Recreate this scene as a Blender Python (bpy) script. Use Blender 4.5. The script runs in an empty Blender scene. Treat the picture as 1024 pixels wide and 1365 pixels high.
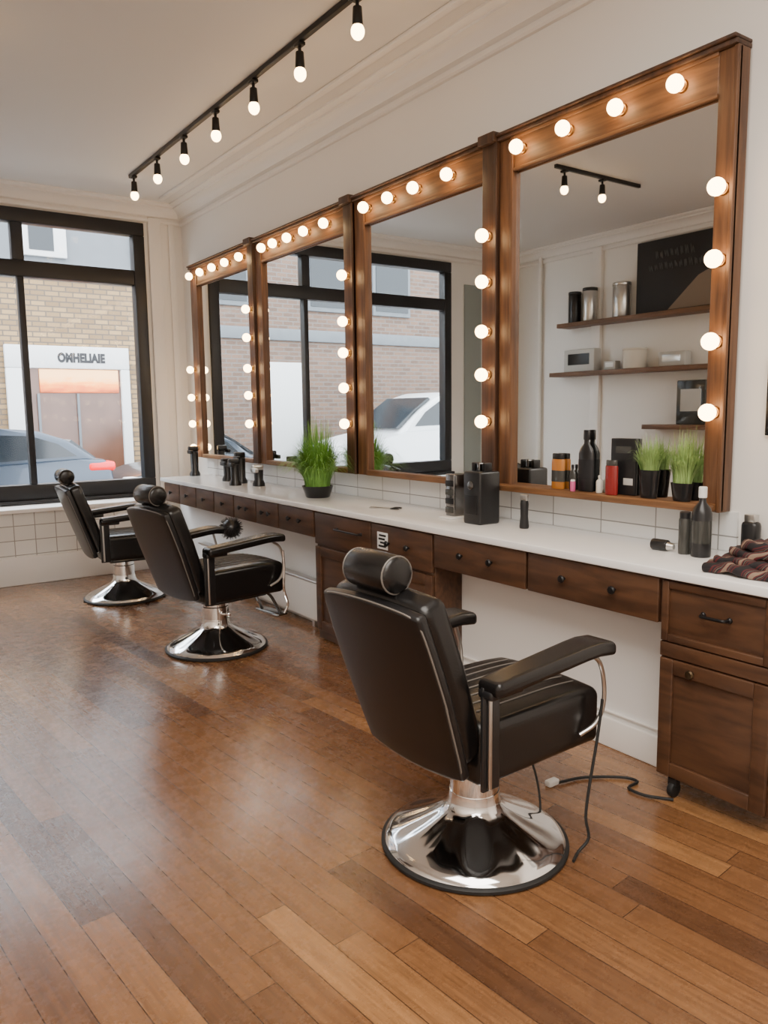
import bpy, bmesh, math, random
from mathutils import Vector, Matrix, noise
random.seed(7)
PI = math.pi
C = bpy.context.scene.collection

# ------------------------------------------------------------------ camera
f = 1040.0; H = 1.45
yaw = math.radians(34.97); pit = math.radians(7.37); rol = 0.0122
sy_, cy_, sp_, cp_ = math.sin(yaw), math.cos(yaw), math.sin(pit), math.cos(pit)
F = Vector((sy_*cp_, cy_*cp_, -sp_)); R = Vector((cy_, -sy_, 0)); U = Vector((sy_*sp_, cy_*sp_, cp_))
CAM = Vector((0, 0, H))
def ray(u, v):
    x, y = u-512, 682.5-v
    return F + R*((x+rol*y)/f) + U*((y-rol*x)/f)
def pX(u, v, X): r = ray(u, v); return CAM + r*(X/r.x)
def pY(u, v, Y): r = ray(u, v); return CAM + r*(Y/r.y)
def pZ(u, v, Z): r = ray(u, v); return CAM + r*((Z-H)/r.z)
cam = bpy.data.objects.new('camera', bpy.data.cameras.new('camera')); C.objects.link(cam)
cr = (R-U*rol).normalized(); cu = (U+R*rol).normalized(); cb = -F
m = Matrix((cr, cu, cb)).transposed().to_4x4(); m.translation = CAM
cam.matrix_world = m
cam.data.sensor_fit = 'HORIZONTAL'; cam.data.sensor_width = 36; cam.data.lens = 36*f/1024
cam.data.clip_start = 0.02
bpy.context.scene.camera = cam

# ------------------------------------------------------------------ materials
def mat(name, col, rough=.5, metal=0, emit=0, ecol=None, coat=0, noise_amt=0, noise_scale=8, bump=0, bscale=80, spec=None):
    M = bpy.data.materials.new(name); M.use_nodes = True
    nt = M.node_tree; b = nt.nodes['Principled BSDF']
    b.inputs['Base Color'].default_value = (*col, 1); b.inputs['Roughness'].default_value = rough
    b.inputs['Metallic'].default_value = metal; b.inputs['Coat Weight'].default_value = coat
    if spec is not None: b.inputs['Specular IOR Level'].default_value = spec
    if emit:
        b.inputs['Emission Color'].default_value = (*(ecol or col), 1); b.inputs['Emission Strength'].default_value = emit
    tc = nt.nodes.new('ShaderNodeTexCoord')
    if noise_amt:
        n = nt.nodes.new('ShaderNodeTexNoise'); n.inputs['Scale'].default_value = noise_scale; n.inputs['Detail'].default_value = 4
        mx = nt.nodes.new('ShaderNodeMix'); mx.data_type = 'RGBA'
        mx.inputs[6].default_value = (*[c*(1-noise_amt) for c in col], 1); mx.inputs[7].default_value = (*[min(1, c*(1+noise_amt)) for c in col], 1)
        nt.links.new(tc.outputs['Object'], n.inputs['Vector']); nt.links.new(n.outputs['Fac'], mx.inputs[0]); nt.links.new(mx.outputs[2], b.inputs['Base Color'])
    if bump:
        n = nt.nodes.new('ShaderNodeTexNoise'); n.inputs['Scale'].default_value = bscale
        bp = nt.nodes.new('ShaderNodeBump'); bp.inputs['Strength'].default_value = bump; bp.inputs['Distance'].default_value = .003
        nt.links.new(tc.outputs['Object'], n.inputs['Vector']); nt.links.new(n.outputs['Fac'], bp.inputs['Height']); nt.links.new(bp.outputs[0], b.inputs['Normal'])
    return M
def wood(name, c1, c2, rough=.35, scale=(1, 1, 1), coat=0):
    M = mat(name, c1, rough, coat=coat); nt = M.node_tree; b = nt.nodes['Principled BSDF']
    tc = nt.nodes.new('ShaderNodeTexCoord'); mp = nt.nodes.new('ShaderNodeMapping'); mp.inputs['Scale'].default_value = scale
    n = nt.nodes.new('ShaderNodeTexNoise'); n.inputs['Scale'].default_value = 5; n.inputs['Detail'].default_value = 8; n.inputs['Distortion'].default_value = .6
    rp = nt.nodes.new('ShaderNodeValToRGB'); rp.color_ramp.elements[0].color = (*c1, 1); rp.color_ramp.elements[1].color = (*c2, 1)
    rp.color_ramp.elements[0].position = .35; rp.color_ramp.elements[1].position = .65
    nt.links.new(tc.outputs['Object'], mp.inputs[0]); nt.links.new(mp.outputs[0], n.inputs['Vector']); nt.links.new(n.outputs['Fac'], rp.inputs[0]); nt.links.new(rp.outputs[0], b.inputs['Base Color'])
    return M
def brick(name, c1, c2, mortar, bw, rh, ms, rot=(0, 0, 0), rough=.8, offset=.5, bump=.4, coat=0):
    M = mat(name, c1, rough, coat=coat); nt = M.node_tree; b = nt.nodes['Principled BSDF']
    tc = nt.nodes.new('ShaderNodeTexCoord'); mp = nt.nodes.new('ShaderNodeMapping'); mp.inputs['Rotation'].default_value = rot
    t = nt.nodes.new('ShaderNodeTexBrick'); t.offset = offset
    t.inputs['Color1'].default_value = (*c1, 1); t.inputs['Color2'].default_value = (*c2, 1); t.inputs['Mortar'].default_value = (*mortar, 1)
    t.inputs['Scale'].default_value = 1; t.inputs['Brick Width'].default_value = bw; t.inputs['Row Height'].default_value = rh; t.inputs['Mortar Size'].default_value = ms
    bp = nt.nodes.new('ShaderNodeBump'); bp.inputs['Strength'].default_value = bump; bp.inputs['Distance'].default_value = .005; bp.invert = True
    nt.links.new(tc.outputs['Object'], mp.inputs[0]); nt.links.new(mp.outputs[0], t.inputs['Vector'])
    nt.links.new(t.outputs['Color'], b.inputs['Base Color']); nt.links.new(t.outputs['Fac'], bp.inputs['Height']); nt.links.new(bp.outputs[0], b.inputs['Normal'])
    return M
def floor_mat():
    PW, PL, ANG = .098, 1.5, math.radians(-96.0)
    M = mat('floor_planks', (.3, .15, .07), .3, spec=.6, coat=.55); nt = M.node_tree; b = nt.nodes['Principled BSDF']; N = nt.nodes.new; K = nt.links.new
    b.inputs['Coat Roughness'].default_value = .15
    def math_(op, a, c=None):
        n = N('ShaderNodeMath'); n.operation = op
        for i, q in enumerate((a, c)):
            if q is None: continue
            if isinstance(q, (int, float)): n.inputs[i].default_value = q
            else: K(q, n.inputs[i])
        return n.outputs[0]
    tc = N('ShaderNodeTexCoord'); mp = N('ShaderNodeMapping'); mp.inputs['Rotation'].default_value = (0, 0, ANG)
    K(tc.outputs['Object'], mp.inputs[0]); sx = N('ShaderNodeSeparateXYZ'); K(mp.outputs[0], sx.inputs[0])
    ry = math_('DIVIDE', sx.outputs[1], PW); row = math_('FLOOR', ry); fy = math_('FRACT', ry)
    wn = N('ShaderNodeTexWhiteNoise'); wn.noise_dimensions = '1D'; K(math_('ADD', row, .5), wn.inputs['W'])
    rx = math_('ADD', math_('DIVIDE', sx.outputs[0], PL), math_('MULTIPLY', wn.outputs['Value'], 7.3))
    colm = math_('FLOOR', rx); fx_ = math_('FRACT', rx)
    cb_ = N('ShaderNodeCombineXYZ'); K(math_('ADD', row, .5), cb_.inputs[0]); K(math_('ADD', colm, .5), cb_.inputs[1])
    w2 = N('ShaderNodeTexWhiteNoise'); w2.noise_dimensions = '2D'; K(cb_.outputs[0], w2.inputs['Vector'])
    rp = N('ShaderNodeValToRGB'); e = rp.color_ramp.elements
    e[0].position = 0; e[0].color = (.115, .052, .024, 1); e[1].position = 1; e[1].color = (.35, .175, .072, 1)
    for p, c in ((.08, (.165, .075, .032)), (.4, (.215, .100, .042)), (.88, (.265, .127, .053))):
        q = e.new(p); q.color = (*c, 1)
    K(w2.outputs['Value'], rp.inputs[0])
    mp2 = N('ShaderNodeMapping'); mp2.inputs['Rotation'].default_value = (0, 0, ANG)
    K(tc.outputs['Object'], mp2.inputs[0])
    ms_ = N('ShaderNodeMapping'); ms_.inputs['Scale'].default_value = (1.8, 34, 1); K(mp2.outputs[0], ms_.inputs[0])
    av = N('ShaderNodeVectorMath'); K(ms_.outputs[0], av.inputs[0])
    sc = N('ShaderNodeVectorMath'); sc.operation = 'SCALE'; K(w2.outputs['Color'], sc.inputs[0]); sc.inputs['Scale'].default_value = 40; K(sc.outputs[0], av.inputs[1])
    g = N('ShaderNodeTexNoise'); g.inputs['Scale'].default_value = 2.0; g.inputs['Detail'].default_value = 9; g.inputs['Roughness'].default_value = .7; g.inputs['Distortion'].default_value = .3
    K(av.outputs[0], g.inputs['Vector'])
    gr = N('ShaderNodeValToRGB'); gr.color_ramp.elements[0].position = .32; gr.color_ramp.elements[0].color = (.6, .57, .54, 1); gr.color_ramp.elements[1].position = .66; gr.color_ramp.elements[1].color = (1.15, 1.13, 1.1, 1)
    K(g.outputs['Fac'], gr.inputs[0])
    mx = N('ShaderNodeMix'); mx.data_type = 'RGBA'; mx.blend_type = 'MULTIPLY'; mx.inputs[0].default_value = 1
    K(rp.outputs[0], mx.inputs[6]); K(gr.outputs[0], mx.inputs[7])
    n2 = N('ShaderNodeTexNoise'); n2.inputs['Scale'].default_value = 16; n2.inputs['Detail'].default_value = 10; n2.inputs['Roughness'].default_value = .75
    K(tc.outputs['Object'], n2.inputs['Vector'])
    sr = N('ShaderNodeValToRGB'); sr.color_ramp.elements[0].position = .38; sr.color_ramp.elements[0].color = (.74, .72, .70, 1); sr.color_ramp.elements[1].position = .52; sr.color_ramp.elements[1].color = (1, 1, 1, 1)
    K(n2.outputs['Fac'], sr.inputs[0])
    m3 = N('ShaderNodeMix'); m3.data_type = 'RGBA'; m3.blend_type = 'MULTIPLY'; m3.inputs[0].default_value = .3
    K(mx.outputs[2], m3.inputs[6]); K(sr.outputs[0], m3.inputs[7])
    s1 = math_('LESS_THAN', math_('MINIMUM', fy, math_('SUBTRACT', 1, fy)), .017)
    s2 = math_('LESS_THAN', math_('MINIMUM', fx_, math_('SUBTRACT', 1, fx_)), .001)
    seam = math_('MAXIMUM', s1, s2)
    mm = N('ShaderNodeMix'); mm.data_type = 'RGBA'; mm.inputs[7].default_value = (.035, .016, .009, 1)
    K(math_('MULTIPLY', seam, .85), mm.inputs[0]); K(m3.outputs[2], mm.inputs[6]); K(mm.outputs[2], b.inputs['Base Color'])
    mr = N('ShaderNodeMapRange'); mr.inputs[1].default_value = .3; mr.inputs[2].default_value = .7; mr.inputs[3].default_value = .2; mr.inputs[4].default_value = .34
    K(n2.outputs['Fac'], mr.inputs[0]); K(mr.outputs[0], b.inputs['Roughness'])
    bp = N('ShaderNodeBump'); bp.inputs['Strength'].default_value = .17; bp.inputs['Distance'].default_value = .002
    K(math_('SUBTRACT', math_('ADD', n2.outputs['Fac'], g.outputs['Fac']), math_('MULTIPLY', s1, .6)), bp.inputs['Height']); K(bp.outputs[0], b.inputs['Normal']); K(bp.outputs[0], b.inputs['Coat Normal'])
    return M
def pane_mat():
    M = bpy.data.materials.new('pane_glass'); M.use_nodes = True; nt = M.node_tree; nt.nodes.clear()
    o = nt.nodes.new('ShaderNodeOutputMaterial'); a = nt.nodes.new('ShaderNodeBsdfTransparent'); g = nt.nodes.new('ShaderNodeBsdfGlossy'); g.inputs['Roughness'].default_value = .05
    mx = nt.nodes.new('ShaderNodeMixShader'); mx.inputs[0].default_value = .008
    nt.links.new(a.outputs[0], mx.inputs[1]); nt.links.new(g.outputs[0], mx.inputs[2]); nt.links.new(mx.outputs[0], o.inputs[0]); return M
def pattern_mat():
    M = mat('patterned_cloth', (.2, .05, .04), .8); nt = M.node_tree; b = nt.nodes['Principled BSDF']
    tc = nt.nodes.new('ShaderNodeTexCoord'); w = nt.nodes.new('ShaderNodeTexWave'); w.bands_direction = 'DIAGONAL'; w.inputs['Scale'].default_value = 5; w.inputs['Distortion'].default_value = 3.5; w.inputs['Detail'].default_value = 2; w.inputs['Detail Scale'].default_value = 1.2
    rp = nt.nodes.new('ShaderNodeValToRGB'); rp.color_ramp.interpolation = 'CONSTANT'
    e = rp.color_ramp.elements; e[0].color = (.010, .008, .010, 1); e[1].position = .95; e[1].color = (.24, .17, .12, 1)
    for p, c in ((.25, (.085, .010, .012)), (.40, (.012, .01, .014)), (.55, (.11, .02, .018)), (.64, (.03, .02, .018)), (.74, (.20, .15, .11)), (.78, (.012, .012, .016)), (.88, (.10, .012, .014))): q = e.new(p); q.color = (*c, 1)
    nt.links.new(tc.outputs['Object'], w.inputs['Vector']); nt.links.new(w.outputs['Fac'], rp.inputs[0]); nt.links.new(rp.outputs[0], b.inputs['Base Color']); return M
def sunset_mat():
    M = mat('shop_display_picture', (.8, .3, .1), .5); nt = M.node_tree; b = nt.nodes['Principled BSDF']
    tc = nt.nodes.new('ShaderNodeTexCoord'); sp = nt.nodes.new('ShaderNodeSeparateXYZ'); nt.links.new(tc.outputs['Generated'], sp.inputs[0])
    n = nt.nodes.new('ShaderNodeTexNoise'); n.inputs['Scale'].default_value = 5; n.inputs['Detail'].default_value = 3; nt.links.new(tc.outputs['Generated'], n.inputs['Vector'])
    ma = nt.nodes.new('ShaderNodeMath'); ma.operation = 'MULTIPLY_ADD'; nt.links.new(n.outputs['Fac'], ma.inputs[0]); ma.inputs[1].default_value = .7; nt.links.new(sp.outputs[2], ma.inputs[2])
    rp = nt.nodes.new('ShaderNodeValToRGB'); e = rp.color_ramp.elements
    e[0].position = .25; e[0].color = (.12, .03, .015, 1); e[1].position = 1.0; e[1].color = (.8, .42, .16, 1)
    for p, c in ((.5, (.6, .11, .015)), (.75, (.85, .25, .03))): q = e.new(p); q.color = (*c, 1)
    nt.links.new(ma.outputs[0], rp.inputs[0]); nt.links.new(rp.outputs[0], b.inputs['Base Color']); nt.links.new(rp.outputs[0], b.inputs['Emission Color']); b.inputs['Emission Strength'].default_value = 2.2  # emission makes the display glow without any lamp behind it
    return M

WALL = mat('wall_paint', (.82, .79, .745), .7, bump=.05, bscale=200)
CEIL = mat('ceiling_paint', (.74, .72, .69), .8)
TRIM = mat('trim_paint', (.82, .79, .75), .5)
WPANEL = mat('white_panel', (.84, .83, .81), .5)
FLOOR = floor_mat()
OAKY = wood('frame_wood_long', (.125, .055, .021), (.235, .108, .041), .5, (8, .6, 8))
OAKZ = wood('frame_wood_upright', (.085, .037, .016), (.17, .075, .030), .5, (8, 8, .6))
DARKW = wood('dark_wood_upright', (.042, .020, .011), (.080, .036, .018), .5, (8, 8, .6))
CABW = wood('cabinet_wood', (.050, .022, .011), (.098, .044, .020), .42, (8, .8, 5))
SHELFW = wood('shelf_wood', (.12, .06, .03), (.2, .1, .05), .5, (8, .6, 8))
MIRROR = mat('mirror_silver', (.88, .90, .89), .01, 1)
BULB = mat('bulb_glow', (1, .8, .5), .3, emit=18, ecol=(1, .64, .31))
BRASS = mat('brass', (.40, .25, .11), .35, 1)
BRONZE = mat('dark_bronze', (.10, .07, .04), .35, .9)
CHROME = mat('chrome', (.9, .9, .9), .09, 1)
STEEL = mat('brushed_steel', (.6, .59, .57), .28, 1)
DSTEEL = mat('dark_steel', (.25, .25, .25), .22, 1)
LEATHER = mat('black_leather', (.0065, .006, .006), .27, bump=.12, bscale=260)
SHELLM = mat('black_back_vinyl', (.008, .0075, .008), .33, bump=.08, bscale=300)
PIPING = mat('seam_piping', (.15, .135, .12), .35)
BLACKM = mat('black_metal', (.010, .010, .011), .35, .3)
BLACKP = mat('black_plastic', (.012, .012, .013), .3)
RUBBER = mat('rubber', (.01, .01, .01), .6)
WHITEP = mat('white_plastic', (.82, .82, .8), .4)
STONE = mat('white_worktop', (.88, .88, .87), .16, noise_amt=.02, noise_scale=3)
TILE = brick('splash_tiles', (.80, .81, .80), (.74, .75, .74), (.30, .30, .29), .30, .155, .003, (-PI/2, -PI/2, 0), .2, 0, .3)
TILE2 = brick('bench_tiles', (.80, .78, .74), (.74, .72, .68), (.36, .34, .31), .17, .127, .004, (PI/2, 0, 0), .25, 0, .3)
WFRAME = mat('black_window_frame', (.008, .008, .010), .4)
PANE = pane_mat()
GRASS = mat('grass_blade', (.16, .36, .06), .5, noise_amt=.5, noise_scale=20)
GRASS2 = mat('pale_grass_blade', (.26, .40, .12), .5, noise_amt=.5, noise_scale=20)
POT = mat('black_pot', (.012, .012, .013), .2)
SOIL = mat('soil', (.03, .02, .012), .9)
YBRICK = brick('yellow_brick', (.29, .185, .082), (.17, .105, .048), (.095, .07, .05), .24, .09, .012, (PI/2, 0, 0))
RBRICK = brick('red_brick', (.155, .088, .058), (.095, .055, .038), (.13, .11, .095), .24, .09, .012, (PI/2, 0, 0))
ASPH = mat('asphalt', (.06, .06, .065), .8, noise_amt=.2, noise_scale=30)
PAVE = brick('pavement', (.20, .195, .19), (.17, .16, .155), (.11, .11, .11), .6, .6, .01, (0, 0, 0))
DGLASS = mat('dark_glass', (.010, .014, .018), .12)
SHOPG = mat('shop_window_glass', (.085, .042, .028), .2, noise_amt=.6, noise_scale=2.5, emit=.12, ecol=(.9, .3, .1))  # faint orange emission paints the shop's glow into the glass
RED = mat('tail_lamp_red', (.6, .004, .006), .3, emit=1.6)
SUNSET = sunset_mat()
GREYW = mat('grey_facade', (.12, .13, .14), .8, noise_amt=.15)
SIGNW = mat('shopfront_white', (.55, .55, .54), .5)
INK = mat('sign_ink', (.006, .006, .008), .6)
CHALKB = mat('chalkboard', (.018, .018, .020), .6)
CHALK = mat('chalk_marks', (.085, .085, .088), .8)
BEIGE = mat('board_beige', (.24, .18, .13), .7)
CLOTH = pattern_mat()
AMBER = mat('amber_liquid', (.45, .17, .03), .15); REDL = mat('red_wax', (.24, .018, .016), .2); PINK = mat('pink_plastic', (.6, .10, .25), .4)
GLASSG = mat('smoked_glass', (.05, .05, .045), .08); LABELM = mat('paper_label', (.50, .49, .46), .6); CREAM = mat('cream_ceramic', (.7, .66, .58), .35)
GGREEN = mat('grey_green_panel', (.28, .31, .29), .6)

# ------------------------------------------------------------------ mesh builder
class MB:
    def __init__(s): s.bm = bmesh.new()
    def rb(s, c, d, r=.006, M=None, n=1, fn=None, k=1):
        bm = s.bm; h = [x/2 for x in d]; r = min(r, min(h)*.98)
        z = [0, .35, 1] if k == 1 else [0, .12, .35, .65, 1]
        def ax(a):
            lo = [-a+r*t for t in z]; hi = [a-r*t for t in reversed(z)]
            mid = [(-a+r)+(2*a-2*r)*i/n for i in range(1, n)]
            return lo+mid+hi
        L = [ax(a) for a in h]; V = {}
        T = Matrix.Translation(Vector(c)); T = (M @ T) if M is not None else T
        def vt(i, j, kk):
            q = (i, j, kk)
            if q not in V:
                p = Vector((L[0][i], L[1][j], L[2][kk]))
                w = Vector([max(-h[t]+r, min(h[t]-r, p[t])) for t in range(3)]); e = p-w
                if e.length > 1e-9: p = w+e.normalized()*r
                if fn: p = fn(p)
                V[q] = bm.verts.new(T @ p)
            return V[q]
        for a in range(3):
            b, c2 = (a+1) % 3, (a+2) % 3
            for side in (0, len(L[a])-1):
                for i in range(len(L[b])-1):
                    for j in range(len(L[c2])-1):
                        vs = []
                        for di, dj in ((0, 0), (1, 0), (1, 1), (0, 1)):
                            ix = [0, 0, 0]; ix[a] = side; ix[b] = i+di; ix[c2] = j+dj; vs.append(vt(*ix))
                        try: bm.faces.new(vs)
                        except ValueError: pass
        return s
    def box(s, x0, x1, y0, y1, z0, z1):
        vs = [s.bm.verts.new((x, y, z)) for x in (x0, x1) for y in (y0, y1) for z in (z0, z1)]
        for q in ((0, 1, 3, 2), (4, 6, 7, 5), (0, 4, 5, 1), (2, 3, 7, 6), (0, 2, 6, 4), (1, 5, 7, 3)): s.bm.faces.new([vs[i] for i in q])
        return s
    def bb(s, x0, x1, y0, y1, z0, z1, r=.004):
        return s.rb(((x0+x1)/2, (y0+y1)/2, (z0+z1)/2), (abs(x1-x0), abs(y1-y0), abs(z1-z0)), r)
    def lathe(s, prof, o=(0, 0, 0), M=None, n=32, fn=None):
        bm = s.bm; T = Matrix.Translation(Vector(o)); T = (M @ T) if M is not None else T
        rings = []
        for r, z in prof:
            if r < 1e-5: rings.append([bm.verts.new(T @ Vector((0, 0, z)))])
            else: rings.append([bm.verts.new(T @ Vector((r*math.cos(2*PI*i/n), r*math.sin(2*PI*i/n), z+(fn(r, 2*PI*i/n) if fn else 0)))) for i in range(n)])
        for a, b in zip(rings, rings[1:]):
            for i in range(n):
                j = (i+1) % n
                q = [a[i % len(a)], a[j % len(a)], b[j % len(b)], b[i % len(b)]]
                qq = []
                for v in q:
                    if v not in qq: qq.append(v)
                if len(qq) >= 3:
                    try: bm.faces.new(qq)
                    except ValueError: pass
        for rg in (rings[0], rings[-1]):
            if len(rg) > 2:
                try: bm.faces.new(rg)
                except ValueError: pass
        return s
    def cyl(s, p0, p1, r, r2=None, n=20, bev=0):
        p0, p1 = Vector(p0), Vector(p1); d = p1-p0; L = d.length
        M = Matrix.Translation(p0) @ d.to_track_quat('Z', 'Y').to_matrix().to_4x4(); r2 = r if r2 is None else r2
        pr = [(r, 0), (r2, L)] if not bev else [(r-bev, 0), (r-.3*bev, .3*bev), (r, bev), (r2, L-bev), (r2-.3*bev, L-.3*bev), (r2-bev, L)]
        return s.lathe(pr, M=M, n=n)
    def ball(s, c, r, n=18, sz=1):
        k = n//2
        return s.lathe([(r*math.sin(PI*i/k), -r*sz*math.cos(PI*i/k)) for i in range(k+1)], o=c, n=n)
    def tube(s, pts, r, n=10, smooth=4):
        P = [Vector(p) for p in pts]
        if smooth and len(P) > 2:
            Q = []
            E = [P[0]*2-P[1]]+P+[P[-1]*2-P[-2]]
            for i in range(1, len(E)-2):
                a, b, c, d = E[i-1:i+3]
                for t in range(smooth):
                    t /= smooth
                    Q.append(.5*((2*b)+(c-a)*t+(2*a-5*b+4*c-d)*t*t+(3*b-a-3*c+d)*t**3))
            P = Q+[P[-1]]
        bm = s.bm; rings = []; nrm = None
        for i, p in enumerate(P):
            t = (P[min(i+1, len(P)-1)]-P[max(i-1, 0)]).normalized()
            if nrm is None: nrm = t.orthogonal().normalized()
            else: nrm = (nrm-t*nrm.dot(t)).normalized()
            bi = t.cross(nrm)
            rings.append([bm.verts.new(p+(nrm*math.cos(2*PI*j/n)+bi*math.sin(2*PI*j/n))*r) for j in range(n)])
        for a, b in zip(rings, rings[1:]):
            for j in range(n): bm.faces.new([a[j], a[(j+1) % n], b[(j+1) % n], b[j]])
        bm.faces.new(rings[0]); bm.faces.new(rings[-1]); return s
    def prism(s, poly, a0, a1, axis='y', bev=0):
        bm = s.bm
        def mk(p, a):
            return {'y': (p[0], a, p[1]), 'x': (a, p[0], p[1]), 'z': (p[0], p[1], a)}[axis]
        A = [bm.verts.new(mk(p, a0)) for p in poly]; B = [bm.verts.new(mk(p, a1)) for p in poly]
        fs = [bm.faces.new(A), bm.faces.new(B)]
        for i in range(len(A)): fs.append(bm.faces.new([A[i], A[(i+1) % len(A)], B[(i+1) % len(B)], B[i]]))
        if bev:
            es = {e for q in fs for e in q.edges}
            bmesh.ops.bevel(bm, geom=list(es), offset=bev, segments=3, profile=.5, affect='EDGES', clamp_overlap=True)
        return s

def wloc(o):
    l = Vector((0, 0, 0))
    while o: l += o.location; o = o.parent
    return l
def part(name, mb, m, parent=None, world=False, label=None, stuff=False, ang=35):
    bm = mb.bm; bmesh.ops.recalc_face_normals(bm, faces=bm.faces)
    me = bpy.data.meshes.new(name); o = bpy.data.objects.new(name, me); C.objects.link(o)
    if parent:
        o.parent = parent
        if world: bmesh.ops.translate(bm, verts=bm.verts, vec=-wloc(parent))
    elif world:
        xs = [v.co for v in bm.verts]
        c = Vector(((min(v.x for v in xs)+max(v.x for v in xs))/2, (min(v.y for v in xs)+max(v.y for v in xs))/2, min(v.z for v in xs)))
        bmesh.ops.translate(bm, verts=bm.verts, vec=-c); o.location = c
    bm.to_mesh(me); bm.free(); me.materials.append(m)
    me.polygons.foreach_set('use_smooth', [True]*len(me.polygons))
    try: me.set_sharp_from_angle(angle=math.radians(ang))
    except Exception: pass
    if label: o['label'] = label
    if stuff: o['kind'] = 'stuff'
    return o
def tag(o, label, cat, group=None):
    o['label'] = label; o['category'] = cat
    if group: o['group'] = group
    return o
def thing(name, label, cat, loc=(0, 0, 0), rz=0, group=None):
    o = bpy.data.objects.new(name, None); C.objects.link(o); o.location = loc; o.rotation_euler = (0, 0, rz); o.empty_display_size = .1
    return tag(o, label, cat, group)
def struct(name, mb, m, parent=None):
    o = part(name, mb, m, parent)
    if not parent: o['kind'] = 'structure'
    return o
def text(name, s, size, M, m, parent, ext=.002, world=True, bold=0, space=1):
    cu_ = bpy.data.curves.new(name, 'FONT'); cu_.body = s; cu_.size = size; cu_.extrude = ext; cu_.offset = bold; cu_.space_character = space; cu_.align_x = 'CENTER'; cu_.align_y = 'CENTER'
    t = bpy.data.objects.new(name, cu_); C.objects.link(t)
    bpy.context.view_layer.update()
    me = bpy.data.meshes.new_from_object(t.evaluated_get(bpy.context.evaluated_depsgraph_get()))
    bpy.data.objects.remove(t)
    T = M.copy()
    if world: T = Matrix.Translation(-wloc(parent)) @ T
    me.transform(T); me.materials.clear(); me.materials.append(m)
    o = bpy.data.objects.new(name, me); C.objects.link(o); o.parent = parent; return o

# ------------------------------------------------------------------ room shell
XW, YW, XL, YB, HC = 2.94, 7.6, -1.7, -2.6, 3.42
XF, ZC = 2.42, .87
WX0, WX1, WZ0, WZ1 = -.6, 2.56, .66, 3.24
struct('floor', MB().box(XL-.1, XW+.1, YB-.1, YW+.2, -.1, 0), FLOOR)
struct('ceiling', MB().box(XL-.1, XW+.1, YB-.1, YW+.2, HC, HC+.1), CEIL)
struct('wall_right', MB().box(XW, XW+.15, YB, YW+.2, 0, HC), WALL)
struct('wall_left', MB().box(XL-.15, XL, YB, YW+.2, 0, HC), WALL)
struct('wall_back', MB().box(XL, XW, YB-.15, YB, 0, HC), WALL)
w = MB().box(XL, WX0, YW, YW+.2, 0, HC).box(WX1, XW, YW, YW+.2, 0, HC).box(WX0, WX1, YW, YW+.2, WZ1, HC).box(WX0, WX1, YW, YW+.2, 0, WZ0)
struct('wall_front', w, WALL)
struct('trim_1', MB().box(XL, 2.55, 7.24, YW, .24, .62), TILE2)
struct('trim_2', MB().bb(XL, 2.56, 7.2, YW, .62, .655, .006).bb(XL, 2.56, 7.19, YW, 0, .24, .006), TRIM)
pr = [(0, HC-.165), (.022, HC-.165), (.034, HC-.155), (.034, HC-.14), (.016, HC-.132), (.016, HC-.118), (.045, HC-.108), (.055, HC-.075), (.085, HC-.048), (.125, HC-.040), (.125, HC-.026), (.155, HC-.022), (.17, HC-.012), (.17, HC), (0, HC)]
struct('trim_3', MB().prism([(XW-d, z) for d, z in pr], YB, YW, 'y'), TRIM)
struct('trim_4', MB().prism([(YW-d, z) for d, z in pr], XL, XW, 'x'), TRIM)
struct('trim_5', MB().prism([(XL+d, z) for d, z in pr], YB, YW, 'y'), TRIM)
struct('trim_6', MB().bb(XW-.32, XW-.275, YB, YW-.3, HC-.022, HC, .006), TRIM)
struct('trim_7', MB().bb(2.60, 2.72, YW-.035, YW, 0, HC-.12, .008).bb(2.80, 2.86, YW-.02, YW, 0, HC-.12, .008), TRIM)
struct('trim_8', MB().bb(XL, XL+.05, 6.15, 6.28, 0, HC-.12, .006), TRIM)
struct('trim_9', MB().cyl((XL+.05, 7.1, 0), (XL+.05, 7.1, HC-.1), .025), TRIM)
struct('trim_10', MB().bb(-1.1, -.82, YW-.02, YW, .66, 3.0, .006), GGREEN)
struct('baseboard_left', MB().bb(XL, XL+.02, YB, 7.18, 0, .14), TRIM)

wf = struct('window_1', MB().bb(WX0, WX1, YW-.03, YW+.09, WZ0, WZ0+.17, .01).bb(WX0, WX1, YW-.03, YW+.09, WZ1-.12, WZ1, .01)
            .bb(WX0, WX0+.11, YW-.03, YW+.09, WZ0+.17, WZ1-.12, .01).bb(WX1-.11, WX1, YW-.03, YW+.09, WZ0+.17, WZ1-.12, .01), WFRAME)
part('transom_bar', MB().bb(WX0+.11, WX1-.11, YW-.025, YW+.08, 2.66, 2.80, .008), WFRAME, wf)
part('mullion', MB().bb(1.42, 1.475, YW-.02, YW+.07, WZ0+.17, 2.66, .006), WFRAME, wf)
part('mullion', MB().bb(1.39, 1.49, YW-.02, YW+.07, 2.80, WZ1-.12, .006), WFRAME, wf)
for a, b, c, d in ((WX0+.11, 1.42, WZ0+.17, 2.66), (1.475, WX1-.11, WZ0+.17, 2.66), (WX0+.11, 1.39, 2.8, WZ1-.12), (1.49, WX1-.11, 2.8, WZ1-.12)):
    part('pane', MB().box(a, b, YW+.03, YW+.034, c, d), PANE, wf)
part('sill', MB().bb(WX0, WX1+.01, YW-.09, YW-.03, WZ0-.004, WZ0+.03, .006), WFRAME, wf)

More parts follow.
